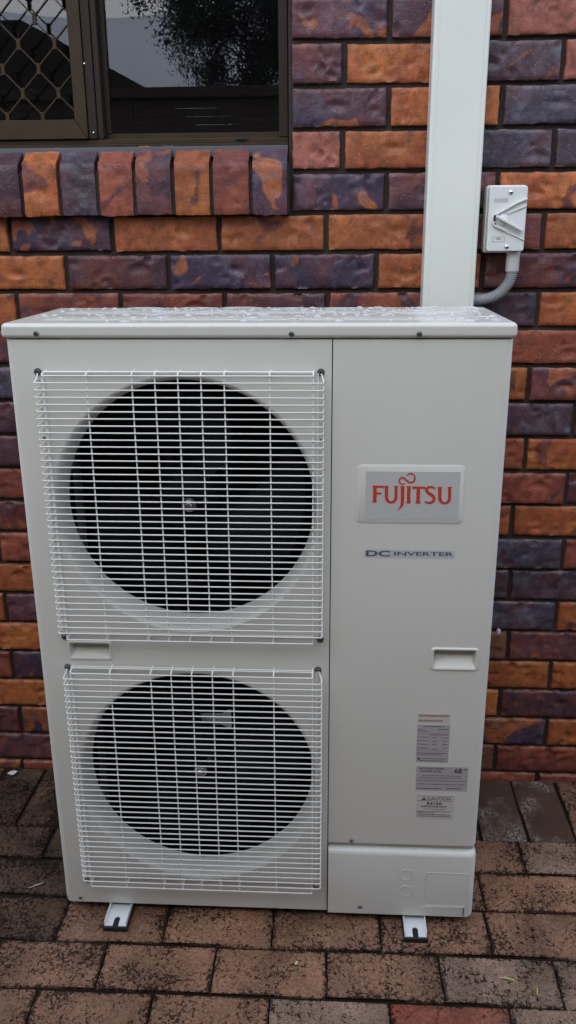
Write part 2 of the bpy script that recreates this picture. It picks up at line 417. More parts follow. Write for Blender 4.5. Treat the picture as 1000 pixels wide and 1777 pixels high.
# ------------------------------------------------------------------ brick wall
wall = thing('brick_wall', 'clinker brick wall of orange, maroon and slate bricks with raked dark joints', 'brick wall', (.5, WY, 0))
WIN_L, WIN_R, WIN_B, WIN_T = -.74, .483, 1.600, 2.36
MY0, MY1 = WY+.012, WY+.11
MB().box(WIN_R, 1.80, MY0, MY1, -.2, 2.425).box(-.745, WIN_R, MY0, MY1, -.2, WIN_B-.03) \
    .box(WIN_L, WIN_R, MY0, MY1, WIN_T, 2.425).build('mortar', m_mortar, wall)
def dent_field(seed, w, h, nx, nz):
    r = np.random.default_rng(seed)
    X, Z = np.meshgrid(np.linspace(-w/2, w/2, nx), np.linspace(-h/2, h/2, nz))
    H = np.zeros_like(X)
    for _ in range(int(r.integers(5, 10))):
        cx, cz = r.uniform(-w/2, w/2), r.uniform(-h/2, h/2); rad = r.uniform(.008, .017); a = r.uniform(.8, 1.7); th = r.normal(math.pi/2, .7)
        u = (X-cx)/a; v = Z-cz; uu = (u*math.cos(th)+v*math.sin(th))/rad; q = np.sqrt(u*u+v*v)/rad
        dep = r.uniform(.0026, .0062)
        H -= dep*np.clip(1-q, 0, 1)**.42*np.clip(.55+.9*uu, 0, 1.4)         # deep and steep on one side: a thumb mark
        H += .25*dep*np.exp(-((q-1.15)/.25)**2)*np.clip(uu, 0, 1)
    for _ in range(5):
        kx, kz = r.normal(0, 45), r.normal(0, 60); H += .0004*np.sin(kx*X+kz*Z+r.uniform(0, 6))
    return X, Z, H
def brick_mesh(seed, w, h):
    nx, nz = 44, 16
    r = np.random.default_rng(seed+999); X, Z, H = dent_field(seed, w, h, nx, nz); vs = []
    ex = [np.convolve(r.normal(0, 1, 60), np.ones(4)/4, 'same') for _ in range(4)]
    for j in range(nz):
        for i in range(nx):
            x, z, y = X[j, i], Z[j, i], -H[j, i]
            if i == 0: x += .0013*ex[0][j]+.0006
            if i == nx-1: x += .0013*ex[1][j]-.0006
            if j == 0: z += .0010*ex[2][i]+.0004
            if j == nz-1: z += .0010*ex[3][i]-.0004
            e = min(i, nx-1-i, j, nz-1-j)
            if e == 0: y += .0016+abs(r.normal(0, .0009))
            vs.append((x, y, z))
    # pull the second ring outward so that the arris stays tight
    for j in range(nz):
        for i in range(nx):
            if min(i, nx-1-i, j, nz-1-j) == 1:
                x, y, z = vs[j*nx+i]
                if i in (1, nx-2): x = math.copysign(w/2-.0026, x)
                if j in (1, nz-2): z = math.copysign(h/2-.0025, z)
                vs[j*nx+i] = (x, y+.0003, z)
    fs = [(j*nx+i, j*nx+i+1, (j+1)*nx+i+1, (j+1)*nx+i) for j in range(nz-1) for i in range(nx-1)]
    rim = list(range(nx))+[j*nx+nx-1 for j in range(1, nz)]+[(nz-1)*nx+i for i in range(nx-2, -1, -1)]+[j*nx for j in range(nz-2, 0, -1)]
    k = len(vs); n = len(rim); vs += [(vs[i][0], .03, vs[i][2]) for i in rim]
    fs += [(rim[i], k+i, k+(i+1) % n, rim[(i+1) % n]) for i in range(n)]
    me = bpy.data.meshes.new('brick'); me.from_pydata(vs, [], fs); me.update()
    for p in me.polygons: p.use_smooth = True
    me.set_sharp_from_angle(angle=math.radians(58))
    return me
BVAR = [brick_mesh(s, .231, .0755) for s in range(9)]; HVAR = [brick_mesh(50+s, .112, .0755) for s in range(4)]
BKIND = {k: ([a.copy() for a in BVAR], [a.copy() for a in HVAR]) for k in BM}
for k in BM:
    for a in BKIND[k][0]+BKIND[k][1]: a.materials.append(BM[k])
for a in BVAR+HVAR: bpy.data.meshes.remove(a)
def brick(x0, x1, z0, z1, kind):
    w = x1-x0-.0105; half = w < .15
    pool = BKIND[kind][1 if half else 0]
    o = bpy.data.objects.new('brick', random.choice(pool)); C.objects.link(o)
    o.scale = (w/(.112 if half else .231), 1, (z1-z0-.0105)/.0755)
    if random.random() < .4: o.rotation_euler.y = math.pi
    o.rotation_euler.y += random.gauss(0, .0022); o.rotation_euler.z = random.gauss(0, .004)
    o.location = ((x0+x1)/2, WY+random.gauss(0, .0012), (z0+z1)/2+random.gauss(0, .0006)); adopt(o, wall)
Z0, CP, BP = 1.2252, .086, .2415
J = {7: [.698, .94], 6: [.604, .835, 1.066], 5: [.701, .943], 4: [.602, .833, 1.062], 3: [.701, .946], 2: [-.166, .075, .322, .567, .811, 1.054],
     1: [-.04, .202, .444, .683, .924], 0: [-.165, .084, .33, .571, .814, 1.056], -1: [1.172], -2: [1.049], -3: [1.163], -4: [1.055], -5: [1.161],
     -6: [1.036], -7: [1.169], -8: [1.043], -9: [1.168], -10: [1.051], -11: [1.168], -12: [1.041], -13: [1.172], -14: [1.041], -15: [1.16]}
O_, R_, K_, P_, L_, M_, N_ = ORANGE, RED, PINK, PURP, SLATE, MAROON, BROWN
# colour of each brick in view, keyed by course and the x (to 0.05) at which the brick starts
COLS = {7: {.48: P_, .70: M_, .94: K_}, 6: {.48: M_, .60: O_, .83: L_, 1.07: K_}, 5: {.48: P_, .70: O_, .94: L_}, 4: {.48: K_, .60: O_, .83: L_, 1.06: L_},
        3: {.48: P_, .70: M_, .95: O_}, 2: {-.41: O_, -.17: P_, .075: O_, .32: O_, .57: O_, .81: M_, 1.05: O_}, 1: {-.28: O_, -.04: M_, .2: P_, .44: P_, .68: O_, .92: M_},
        0: {-.41: O_, -.165: R_, .084: R_, .33: M_, .57: R_, .81: L_, 1.056: O_}, -1: {.93: R_, -.28: M_, -.04: M_}, -2: {.81: O_, 1.05: M_, -.40: L_}, -3: {.92: L_, 1.16: M_, -.29: M_},
        -4: {.81: R_, 1.055: O_, -.4: M_}, -5: {.92: R_, 1.16: M_, -.29: R_}, -6: {.8: O_, 1.036: O_, -.41: M_}, -7: {.93: L_, 1.17: R_, -.28: R_}, -8: {.8: L_, 1.04: L_, -.41: O_},
        -9: {.93: L_, 1.17: O_, -.28: P_}, -10: {.81: N_, 1.05: M_, -.4: O_}, -11: {.93: O_, 1.17: O_, -.28: P_}, -12: {.8: O_, 1.04: M_, -.41: O_}, -13: {.93: P_, 1.17: O_, -.28: P_},
        -14: {.8: N_, 1.04: R_, -.41: M_}, -15: {.92: R_, 1.16: R_, -.29: R_}}
for k in range(-15, 14):
    js = sorted(J.get(k, [.698, .94] if k % 2 else [.604, .835]))
    while js[0] > -.75: js.insert(0, js[0]-BP)
    while js[-1] < 1.78: js.append(js[-1]+BP)
    if k >= 3: js = [WIN_R+.003]+[a for a in js if a > WIN_R+.05]
    for a, b in zip(js[:-1], js[1:]):
        kind = None
        for x0, c in COLS.get(k, {}).items():
            if abs(x0-a) < .045: kind = c
        brick(a, b, Z0+CP*k, Z0+CP*(k+1), kind or random.choice([O_, O_, R_, R_, M_, M_, P_, L_, K_]))
# sloping sill of bricks on edge
sj = [-.115-.0857*i for i in range(7, 0, -1)]+[-.115, -.029, .057, .1405, .227, .313, .4005, .4845]
scol = [random.choice([O_, M_, P_, R_]) for _ in range(5)]+[M_, M_, O_, L_, R_, M_, O_, R_, P_]
def sill_mesh(seed):
    r = np.random.default_rng(seed); w = .0765; h = .107; d = .072
    nx, nz, ny = 9, 13, 7; _, _, H = dent_field(seed, w, h, nx, nz); vs = []
    for j in range(nz):
        for i in range(nx):
            x = -w/2+w*i/(nx-1); z = h*j/(nz-1); y = -.8*H[j, i]
            if i in (0, nx-1): x *= .985; y += .003; x += r.normal(0, .0005)
            if j in (0, nz-1): y += .003; z += r.normal(0, .001)
            vs.append((x, y, z))
    for j in range(1, ny):
        for i in range(nx):
            x = -w/2+w*i/(nx-1)
            if i in (0, nx-1): x *= .985
            vs.append((x, d*j/(ny-1), h+r.normal(0, .0008)))
    tot = nz+ny-1
    fs = [(j*nx+i, j*nx+i+1, (j+1)*nx+i+1, (j+1)*nx+i) for j in range(tot-1) for i in range(nx-1)]
    n = len(vs); base = n; vs += [(-w/2*.985, d, 0), (w/2*.985, d, 0)]
    fs.append(tuple([j*nx for j in range(tot)]+[base])); fs.append(tuple([base+1]+[j*nx+nx-1 for j in range(tot-1, -1, -1)]))
    fs.append(tuple([base, base+1]+list(range(nx-1, -1, -1))))
    me = bpy.data.meshes.new('sill_brick'); me.from_pydata(vs, [], fs); me.update()
    for p in me.polygons: p.use_smooth = True
    me.set_sharp_from_angle(angle=math.radians(50)); return me
sillm = {}
SLOPE = math.radians(22)
for i, (a, b) in enumerate(zip(sj[:-1], sj[1:])):
    key = (scol[i], i % 5)
    if key not in sillm:
        sillm[key] = sill_mesh(300+i); sillm[key].materials.append(SM[scol[i]])
    o = bpy.data.objects.new('sill_brick', sillm[key]); C.objects.link(o)
    o.scale = ((b-a-.008)/.0765, 1, 1); o.rotation_euler = (SLOPE*.0, 0, random.gauss(0, .004))
    # sheared so that the top falls outward while the face stays upright
    o.location = ((a+b)/2, WY-.037+random.gauss(0, .0015), 1.479+random.gauss(0, .0008)); adopt(o, wall)
for key, me in sillm.items():
    for v in me.vertices:
        t_ = max(0, v.co.y-.002)
        if v.co.z > .098: v.co.z += t_*.70
MB().add([(-.745, WY-.027, 1.481), (WIN_R, WY-.027, 1.481), (WIN_R, WY-.027, 1.568), (-.745, WY-.027, 1.568),
          (-.745, WY+.10, 1.481), (WIN_R, WY+.10, 1.481), (WIN_R, WY+.10, 1.642), (-.745, WY+.10, 1.642)],
         [(0, 1, 2, 3), (4, 7, 6, 5), (0, 4, 5, 1), (3, 2, 6, 7), (0, 3, 7, 4), (1, 5, 6, 2)]).build('sill_mortar', m_mortar, wall)

# ------------------------------------------------------------------ window
win = thing('window', 'bronze aluminium sliding window with a diamond security screen above the brick sill', 'window', (-.25, WY+.02, 1.615))
FY = WY+.020
MB().box(WIN_L, WIN_R-.001, FY, FY+.09, 1.612, 1.632).box(WIN_L, WIN_R-.002, FY+.004, FY+.09, 1.632, 1.6425).build('sill_frame', m_bronze, win, bevel=.0015)
MB().box(WIN_L, WIN_R-.002, FY-.012, FY-.001, 1.602, 1.6245).build('flashing', m_flash, win, bevel=.001)
MB().box(WIN_L, WIN_R-.003, FY+.010, FY+.085, WIN_T-.05, WIN_T).build('head_frame', m_bronze, win)
MB().box(.461, WIN_R-.002, FY+.002, FY+.08, 1.643, WIN_T-.05).build('jamb_frame', m_bronzed, win, bevel=.0015)
MB().box(WIN_L, WIN_L+.04, FY+.002, FY+.08, 1.643, WIN_T-.05).build('jamb_frame', m_bronzed, win, bevel=.0015)
MB().box(.364, .389, FY-.0012, FY+.001, 1.6385, 1.6445).build('weep_slot', m_gap, win)
# fixed light
MB().box(.066, .4605, FY+.030, FY+.05, 1.643, 1.6565).build('bottom_rail', m_bronze, win, bevel=.001)
MB().box(.0655, .0765, FY+.028, FY+.055, 1.6565, WIN_T-.05).build('meeting_stile', m_bronzed, win, bevel=.001)
MB().box(.0765, .4605, FY+.038, FY+.042, 1.6565, WIN_T-.05).build('glass_pane', m_glass, win)
# sliding sash with its screen
scr = MB().add([(x, y, z) for y in (FY-.004, FY+.016) for x, z in ((WIN_L+.04, 1.6435), (.0305, 1.6435), (.0025, 1.6835), (WIN_L+.08, 1.6835))],
               [(0, 1, 2, 3), (7, 6, 5, 4), (0, 4, 5, 1), (1, 5, 6, 2), (2, 6, 7, 3), (3, 7, 4, 0)]).build('security_screen', m_bronze, win, bevel=.0012)
MB().add([(x, y, z) for y in (FY-.0045, FY+.016) for x, z in ((.0035, 1.6837), (.0312, 1.644), (.0312, WIN_T-.05), (.0035, WIN_T-.05))],
         [(0, 1, 2, 3), (7, 6, 5, 4), (0, 4, 5, 1), (1, 5, 6, 2), (2, 6, 7, 3), (3, 7, 4, 0)]).build('screen_stile', m_bronze, scr, bevel=.0012)
MB().box(.0325, .0515, FY+.000, FY+.03, 1.6435, WIN_T-.05).build('sash_stile', m_bronzed, win, bevel=.0015)
MB().box(.0525, .0650, FY+.004, FY+.03, 1.6435, WIN_T-.05).build('interlock', m_bronzed, win, bevel=.0015)
MB().box(WIN_L+.04, .0320, FY+.022, FY+.04, 1.6437, 1.672).build('sash_rail', m_bronzed, win)
MB().box(WIN_L+.04, .0320, FY+.050, FY+.054, 1.66, WIN_T-.05).build('glass_pane', m_glass, win)
for px, py, dy in ((147, 111, .0), (164, 231, -.004)):
    x, z = at_y(px, py, FY)
    MB().lathe([(.0001, -.0022), (.002, -.0018), (.0028, 0)], (x, FY+dy, z), n=10).build('rivet', m_chrome, win, smooth=True)
# diamond mesh: waved strips meeting at clipped nodes
NX, NZ, X00, Z00 = .0805, .0978, -.0695, 1.885
strips = 0
for i in range(-11, 2):
    xs = X00+NX*.5*i
    def wave(z, s):                       # strip i swings between two node columns
        ph = ((z-Z00)/NZ) % 1.0
        tri = abs(2*ph-1)*2-1             # +1 at nodes of one column, -1 at the other
        tri = max(-1, min(1, tri*1.32))
        return xs+NX*.25+s*tri*(NX*.25-.0016)
    pts = []; z = 1.682
    while z < 2.31:
        x = wave(z, -1 if i % 2 == 0 else 1); pts.append((x, FY+.006, z)); z += NZ/16
    run = []
    pts = [p for p in pts if WIN_L+.07 < p[0] < .006]
    if len(pts) > 8:
        segs = [[pts[0]]]
        for a, b in zip(pts[:-1], pts[1:]):
            if b[2]-a[2] > NZ/15: segs.append([b])
            else: segs[-1].append(b)
        mb = MB()
        for sg in segs:
            if len(sg) > 1:
                for q0, q1 in zip(sg[:-1], sg[1:]): pass
                n = len(sg); L, R = stroke([(p[0], p[2]) for p in sg], .0026)
                vs = [(a[0], FY+.000, a[1]) for a in L]+[(a[0], FY+.000, a[1]) for a in R]+[(a[0], FY+.006, a[1]) for a in L]+[(a[0], FY+.006, a[1]) for a in R]
                fs = []
                for q in range(n-1):
                    fs += [(q, q+1, n+q+1, n+q), (2*n+q, 3*n+q, 3*n+q+1, 2*n+q+1), (q, 2*n+q, 2*n+q+1, q+1), (n+q, n+q+1, 3*n+q+1, 3*n+q)]
                mb.add(vs, fs)
        mb.build('screen_strip', m_bronze, scr)
for i in range(-11, 2):
    for k in range(-3, 6):
        x = X00+NX*.5*i; z = Z00+NZ*(k+(.5 if i % 2 else 0))
        if WIN_L+.09 < x < -.004 and 1.686 < z < 2.3:
            MB().box(x-.0038, x+.0038, FY-.0012, FY+.0068, z-.011, z+.011).build('screen_clip', m_bronze, scr)
# room behind
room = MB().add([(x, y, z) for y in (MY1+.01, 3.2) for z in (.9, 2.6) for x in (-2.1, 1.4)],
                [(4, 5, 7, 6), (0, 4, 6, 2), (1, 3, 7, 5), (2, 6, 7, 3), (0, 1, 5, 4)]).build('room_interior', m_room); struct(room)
# ------------------------------------------------------------------ outdoor unit
U = thing('outdoor_unit', 'white twin-fan air conditioner outdoor unit standing on paving before the brick wall', 'air conditioner', (.45, .16, 0))
ZB, ZT = .021, 1.2605
TH = .0014
def lsheet(xin, side, z0, z1, r=.016, back=.325, y0=0.):
    """sheet bent round one front corner; side -1 = left corner at x=0, +1 = right corner at x=.9"""
    xo = 0. if side < 0 else .9; s = -side
    out = [(xin, y0)]; cx = xo+s*r
    for k in range(9):
        a = math.radians(90*k/8); out.append((cx-s*r*math.sin(a), y0+r-r*math.cos(a)))
    out.append((xo, back))
    inn = [(xin, y0+TH)]; ri = r-TH
    for k in range(9):
        a = math.radians(90*k/8); inn.append((cx-s*ri*math.sin(a), y0+r-ri*math.cos(a)))
    inn.append((xo+s*TH, back))
    return MB().prism_z(out+inn[::-1], z0, z1)
FANS = [(.3135, .944), (.3125, .348)]
RO, RT = .2535, .2395
fp = lsheet(.5845, -1, ZB, ZT).build('front_panel', m_unit, U)
cut = []
for cx, cz in FANS: cut.append(MB().lathe([(RO, -.02), (RO, .01)], (cx, 0, cz), n=96).build('cut', None))
hl = (.0605, .1520, .6255, .6685)
cut.append(MB().prism(rrect(hl[0]+.005, hl[1]-.005, hl[2]+.005, hl[3]-.005, .004), .01, -.02).build('cut', None))
boolean_cut(fp, cut)
sp = lsheet(.5865, 1, .2015, ZT).build('service_panel', m_unit, U)
hr = (.7835, .8770, .6180, .6680)
boolean_cut(sp, [MB().prism(rrect(hr[0]+.005, hr[1]-.005, hr[2]+.005, hr[3]-.005, .004), .01, -.02).build('cut', None)])
def lower_cover():
    prof = [(0., ZB+.001), (0, .1765), (.0012, .1805), (.0045, .1850), (.0100, .1880)]       # (set-back, z)
    rows = []
    for sb, z in prof:
        row = []; r = .018
        row.append((.5870, sb-.0075, z)); cx = .9-r
        for k in range(9):
            a = math.radians(90*k/8); rr = r-sb+.0020; row.append((cx+rr*math.sin(a), r-.0055-rr*math.cos(a), z))
        row.append((.9020-sb, .325, z)); rows.append(row)
    n = len(rows[0]); vs = [p for r_ in rows for p in r_]
    fs = [(j*n+i, j*n+i+1, (j+1)*n+i+1, (j+1)*n+i) for j in range(len(rows)-1) for i in range(n-1)]
    k = len(vs); vs += [(.587, .02, .1880), (.587, .325, .1880)]
    fs.append(tuple([(len(rows)-1)*n+i for i in range(n)]+[k+1, k]))
    return MB().add(vs, fs).build('valve_cover', m_unit, U, smooth=True, angle=50)
vc = lower_cover()
MB().box(.5868, .896, .0085, .30, .1895, .201).build('cover_recess', m_unit, U)
MB().box(.5846, .5864, .0022, .012, ZB, ZT).build('seam', m_gap, U)
def handle(h, parent):
    x0, x1, z0, z1 = h
    outer = rrect(x0, x1, z0, z1, .007); inner = rrect(x0+.0055, x1-.0055, z0+.0055, z1-.0055, .004)
    mid = rrect(x0+.0025, x1-.0025, z0+.0025, z1-.0025, .0055)
    n = len(outer); rings = [[(a, .0003, b) for a, b in outer], [(a, -.0028, b) for a, b in mid], [(a, -.0022, b) for a, b in inner],
                             [(a+(.004 if a < (x0+x1)/2 else -.004), .012 if b < (z0+z1)/2 else .028, b-(.003 if b > (z0+z1)/2 else -.006)) for a, b in inner]]
    vs = [p for r_ in rings for p in r_]
    fs = [(j*n+i, j*n+(i+1) % n, (j+1)*n+(i+1) % n, (j+1)*n+i) for j in range(3) for i in range(n)]
    fs.append(tuple(3*n+i for i in range(n)))
    return MB().add(vs, fs).build('carry_handle', m_unit, parent, smooth=True, angle=45)
handle(hl, fp); handle(hr, sp)
for cx, cz in FANS:
    prof = [(RO+.0005, -.0004)]
    for k in range(1, 10):
        a = math.radians(90*k/9); prof.append((RO-(RO-RT)*math.sin(a), .058*(1-math.cos(a))*.9))
    prof += [(RT, .058)]
    n = 96; vs = []
    for r_, h in prof: vs += [(cx+r_*math.cos(2*math.pi*k/n), h, cz+r_*math.sin(2*math.pi*k/n)) for k in range(n)]
    fs = [(i*n+k, i*n+(k+1) % n, (i+1)*n+(k+1) % n, (i+1)*n+k) for i in range(len(prof)-1) for k in range(n)]
    MB().add(vs, fs).build('fan_shroud', m_unit, fp, smooth=True)
# inside of the fan chamber
MB().box(.03, .58, .288, .318, ZB+.02, 1.25).build('heat_exchanger', m_coil, U)
MB().box(.5842, .5866, .014, .318, ZB+.01, 1.255).build('partition', m_inner, U)
MB().box(.004, .896, .003, .322, ZB-.0015, ZB+.012).build('base_pan', m_inner, U, bevel=.002)
MB().box(.002, .898, .3185, .3245, ZB+.012, 1.259).build('back_panel', m_unit, U)
MB().box(.016, .582, .045, .285, .640, .654).build('divider', m_inner, U)
MB().box(.0025, .0060, .02, .30, ZB+.02, 1.255).build('side_lining', m_inner, U)
for px0, w in ((.245, .018), (.365, .018)):
    MB().box(px0, px0+w, .150, .156, ZB+.012, .639).box(px0, px0+w, .150, .156, .655, 1.255).build('motor_rail', m_coil, U, bevel=.001)
bxa, bza = at_y(320, 1229, .135); bxb, bzb = at_y(402, 1258, .135)
MB().prism([(bxa, bza), (bxa+.012, bza-.004), (bxa+.02, bza-.012), (bxb-.02, bza-.012), (bxb-.012, bza-.004), (bxb, bza), (bxb, bzb-.012), (bxb-.022, bzb), (bxa, bzb)], .137, .135).build('motor_bracket', mat('bracket_steel', (.70, .73, .76), .35, .1), U, bevel=.0008)
MB().box(bxa-.022, bxa-.012, .136, .139, bzb-.01, bza+.02).build('motor_wire_clip', mat('brass_clip', (.20, .15, .10), .5), U)
x, z = at_y(385, 805, .10); MB().lathe([(.004, -.002), (.0085, -.002), (.0085, .002), (.004, .002), (.004, -.002)], (x, .10, z), n=18, cap=False).build('cable_grommet', m_screw, U, smooth=True)
def fan(cx, cz, rot):
    f = MB().lathe([(.0005, .036), (.030, .036), (.052, .041), (.060, .052), (.060, .125), (.03, .128)], (cx, 0, cz), n=40).build('fan', m_black, U, smooth=True, angle=50)
    MB().lathe([(.0001, .0225), (.006, .0225), (.0085, .025), (.009, .031), (.014, .032), (.0145, .0365)], (cx, 0, cz), n=20).build('hub_nut', m_chrome, f, smooth=True)
    MB().lathe([(.0001, .030), (.0045, .031), (.006, .037)], (cx+.033*math.cos(rot+1.0), 0, cz+.033*math.sin(rot+1.0)), n=12).build('balance_clip', m_screw, f, smooth=True)
    for b in range(3):
        nr, na = 9, 13; vs = []
        for layer in (0, .003):
            for i in range(nr):
                r_ = .057+(.222-.057)*i/(nr-1); t_ = i/(nr-1)
                span = math.radians(54+22*math.sin(min(1, t_*1.15)*math.pi*.6)); sweep = math.radians(34)*t_**1.4
                for k in range(na):
                    u = k/(na-1)-.5; a = rot+b*2*math.pi/3+sweep+u*span
                    rr = r_*(1-.06*max(0, abs(u)-.36)*8*t_)
                    y = .085+.075*u*(1-.25*t_)+.012*t_+layer-.02*(1-4*u*u)*.3
                    vs.append((cx+rr*math.cos(a), y, cz+rr*math.sin(a)))
        N = nr*na
        fs = [(i*na+k, i*na+k+1, (i+1)*na+k+1, (i+1)*na+k) for i in range(nr-1) for k in range(na-1)]
        fs += [(N+i*na+k, N+(i+1)*na+k, N+(i+1)*na+k+1, N+i*na+k+1) for i in range(nr-1) for k in range(na-1)]
        rim = list(range(na))+[i*na+na-1 for i in range(1, nr)]+[(nr-1)*na+k for k in range(na-2, -1, -1)]+[i*na for i in range(nr-2, 0, -1)]
        fs += [(rim[i], N+rim[i], N+rim[(i+1) % len(rim)], rim[(i+1) % len(rim)]) for i in range(len(rim))]
        MB().add(vs, fs).build('fan_blade', m_blade, f, smooth=True, angle=50)
fan(*FANS[0], math.radians(-42)); fan(*FANS[1], math.radians(-5))
# wire guards
XL, XR, GY, WR = .0555, .5705, -.030, .00135
VX = [.0715, .1505, .232, .273, .314, .355, .396, .476, .5525]
def guard(ztop, zbot, sc_top, sc_bot):
    zs = [ztop-(ztop-zbot)*i/38 for i in range(39)]
    st, sb = ztop+.0128, zbot-.0132
    gd = MB().tube([(VX[0], GY+.0028, st), (VX[0], GY+.0028, sb)], WR, 6).build('fan_guard', m_wire, U, smooth=True)
    h = .004
    me = None
    for z in zs:
        if me is None:
            o = MB().tube([(XL, -.001, z+.0015), (XL, GY+.004, z), (XL+.0012, GY+.0012, z), (XL+.004, GY, z), (XR-.004, GY, z), (XR-.0012, GY+.0012, z), (XR, GY+.004, z), (XR, -.001, z+.0015)], WR, 6, True).build('guard_wire', m_wire, gd, smooth=True, loc=(XL, GY, z)); me = o.data
        else:
            o = bpy.data.objects.new('guard_wire', me); C.objects.link(o); o.location = (XL, GY, z); adopt(o, gd)
        o.rotation_euler.x = random.gauss(0, .004); o.rotation_euler.y = random.gauss(0, .0006)
    for z, y in ((st, GY), (sb, GY), (st+.004, -.0075), (st+.0045, -.0150), (sb+.004, -.0060)):
        MB().tube([(VX[0], y, z), (VX[-1], y, z)], WR, 6).build('guard_wire', m_wire, gd, smooth=True)
    for x in VX:
        if x != VX[0]: MB().tube([(x, GY+.0028, st-.001), (x, GY+.0028, sb+.001)], WR, 6).build('guard_rod', m_wire, gd, smooth=True)
        MB().tube([(x, GY+.0022, st-.002), (x, GY+.0026, st+.0015), (x, GY+.006, st+.0035), (x, -.0015, st+.0052)], WR*1.15, 6).build('guard_hook', m_wire, gd, smooth=True)
        MB().tube([(x, GY+.0022, sb+.002), (x, GY+.0026, sb-.0005), (x, GY+.005, sb-.001), (x, -.0015, sb+.003)], WR, 6).build('guard_hook', m_wire, gd, smooth=True)
    for x in (XL+.010, XR-.010):
        MB().tube([(x, -.0035, ztop+.014), (x, -.0035, zbot-.014)], WR, 6).build('guard_rod', m_wire, gd, smooth=True)
    for px, py in sc_top+sc_bot:
        x, z = at_y(px, py, 0)
        sw = MB().lathe([(.0001, -.0042), (.0035, -.0042), (.0044, -.0032), (.0046, -.0022), (.0066, -.002), (.0068, .0005)], (x, 0, z), n=18).build('screw', m_screw, gd, smooth=True, angle=35)
        MB().lathe([(.0001, -.00445), (.0017, -.0044), (.0018, -.004)], (x, 0, z), n=8).build('screw_recess', m_gap, sw)
        top = (px, py) in sc_top; zc = ztop if top else zbot; xe = XL if x < .3 else XR
        MB().tube([(x, -.002, z), (x+(xe-x)*.5, -.006, z+(zc-z)*.45), (xe, GY+.012, zc+(.001 if top else -.001)), (xe, GY+.004, zc)], WR, 6).build('guard_hook', m_wire, gd, smooth=True)
guard(1.188, .698, [(66, 645), (557, 646)], [(113, 1104), (556, 1109)])
guard(.5975, .1045, [(118, 1157), (552, 1162)], [(151, 1526), (547, 1537)])
# lid
lid = MB().box(-.0035, .9035, -.0065, .334, 1.2622, 1.2895).build('lid', m_lid, U, bevel=.0085, seg=4)
for x0, x1, y0, y1 in ((.05, .85, .050, .150), (.05, .85, .190, .290)):
    n = rrect(x0, x1, y0, y1, .012, 5); q = rrect(x0+.006, x1-.006, y0+.006, y1-.006, .008, 5); k = len(n)
    MB().add([(a, b, 1.2893) for a, b in n]+[(a, b, 1.2911) for a, b in q], [(i, (i+1) % k, k+(i+1) % k, k+i) for i in range(k)]+[tuple(range(k, 2*k))]).build('lid_rib', m_lid, lid, smooth=True, angle=60)
def screw(px, py, parent, y=0., r=.0044):
    x, z = at_y(px, py, y)
    sw = MB().lathe([(.0001, -.003), (r*.7, -.0028), (r*.95, -.0015), (r, .0004)], (x, y, z), n=14).build('screw', m_screw, parent, smooth=True)
    MB().box(x-r*.6, x+r*.6, y-.0031, y-.0026, z-.0005, z+.0005).box(x-.0005, x+.0005, y-.00312, y-.0026, z-r*.6, z+r*.6).build('screw_recess', m_gap, sw)
for px, py in ((63, 579), (506, 580), (728, 580)): screw(px, py, lid, -.0065, .0052)
screw(140, 1557, fp); screw(610, 1458, sp); screw(625, 1573, vc, -.0077)
for px, py in ((77, 760), (557, 764), (122, 1247)):
    x, z = at_y(px, py, 0); MB().lathe([(.0022, -.0004), (.0022, .001)], (x, 0, z), n=10).build('panel_hole', m_gap, fp)
# pressed outlines on the valve cover
def ring(cx, cz, r, y, parent, name='knockout'):
    MB().tube([(cx+r*math.cos(a), y, cz+r*math.sin(a)) for a in [2*math.pi*i/28 for i in range(29)]], .0015, 6, False).build(name, m_unit, parent, smooth=True)
for px, py in ((705, 1518), (704, 1546)):
    x, z = at_y(px, py, -.0075); ring(x, z, .0135, -.0070, vc)
sq = rrect(.797, .886, .050, .137, .006); MB().tube([(a, -.0070, b) for a, b in sq+sq[:1]], .0014, 6, False).build('pressed_outline', m_unit, vc, smooth=True)
MB().tube([(.789, -.0071, .024), (.789, -.0071, .0455), (.880, -.0071, .0475), (.880, -.0071, .024)], .0014, 6).build('pressed_outline', m_unit, vc, smooth=True)
MB().box(.8795,   .8812, -.0092, -.007, .026, .046).build('slot', m_gap, vc)
# badge
bx0, bx1, bz0, bz1 = .6300, .8320, .9205, 1.0365
o1 = rrect(bx0, bx1, bz0, bz1, .012, 8); o2 = rrect(bx0+.0045, bx1-.0045, bz0+.0045, bz1-.0045, .0085, 8); k = len(o1)
bd = MB().add([(a, .0004, b) for a, b in o1]+[(a, -.0017, b) for a, b in o2], [(i, (i+1) % k, k+(i+1) % k, k+i) for i in range(k)]+[tuple(range(k, 2*k))]).build('badge_panel', m_unit, sp, smooth=True, angle=70)
MB().box(.6485, .8205, -.0021, -.0015, .9305, 1.0230).build('badge_plate', m_plate, bd)
def zl(p): return at_y(610+p[0]/4.762, 800+p[1]/4.762, -.002)
def arc(cx, cy, rx, ry, a0, a1, n=8): return [(cx+rx*math.cos(math.radians(a0+(a1-a0)*i/n)), cy+ry*math.sin(math.radians(a0+(a1-a0)*i/n))) for i in range(n+1)]
LET = []
LET.append([(174, 202), (266, 203), (267, 224), (255, 219), (209, 219), (208, 259), (247, 260), (250, 273), (208, 275), (206, 322), (210, 342), (172, 342), (178, 322), (180, 222)])
def Ush(dx, dy, sx=1.):
    o = [(270, 204), (307, 204), (303, 224), (302, 292)]+arc(329, 296, 27, 36, 180, 0, 8)[1:]+[(357, 224), (353, 205), (385, 205), (381, 224), (380, 300)]+arc(328, 302, 52, 47, 0, 180, 10)[1:]+[(276, 224)]
    return [(270+(a-270)*sx+dx, b+dy) for a, b in o]
LET.append(Ush(0, 0))
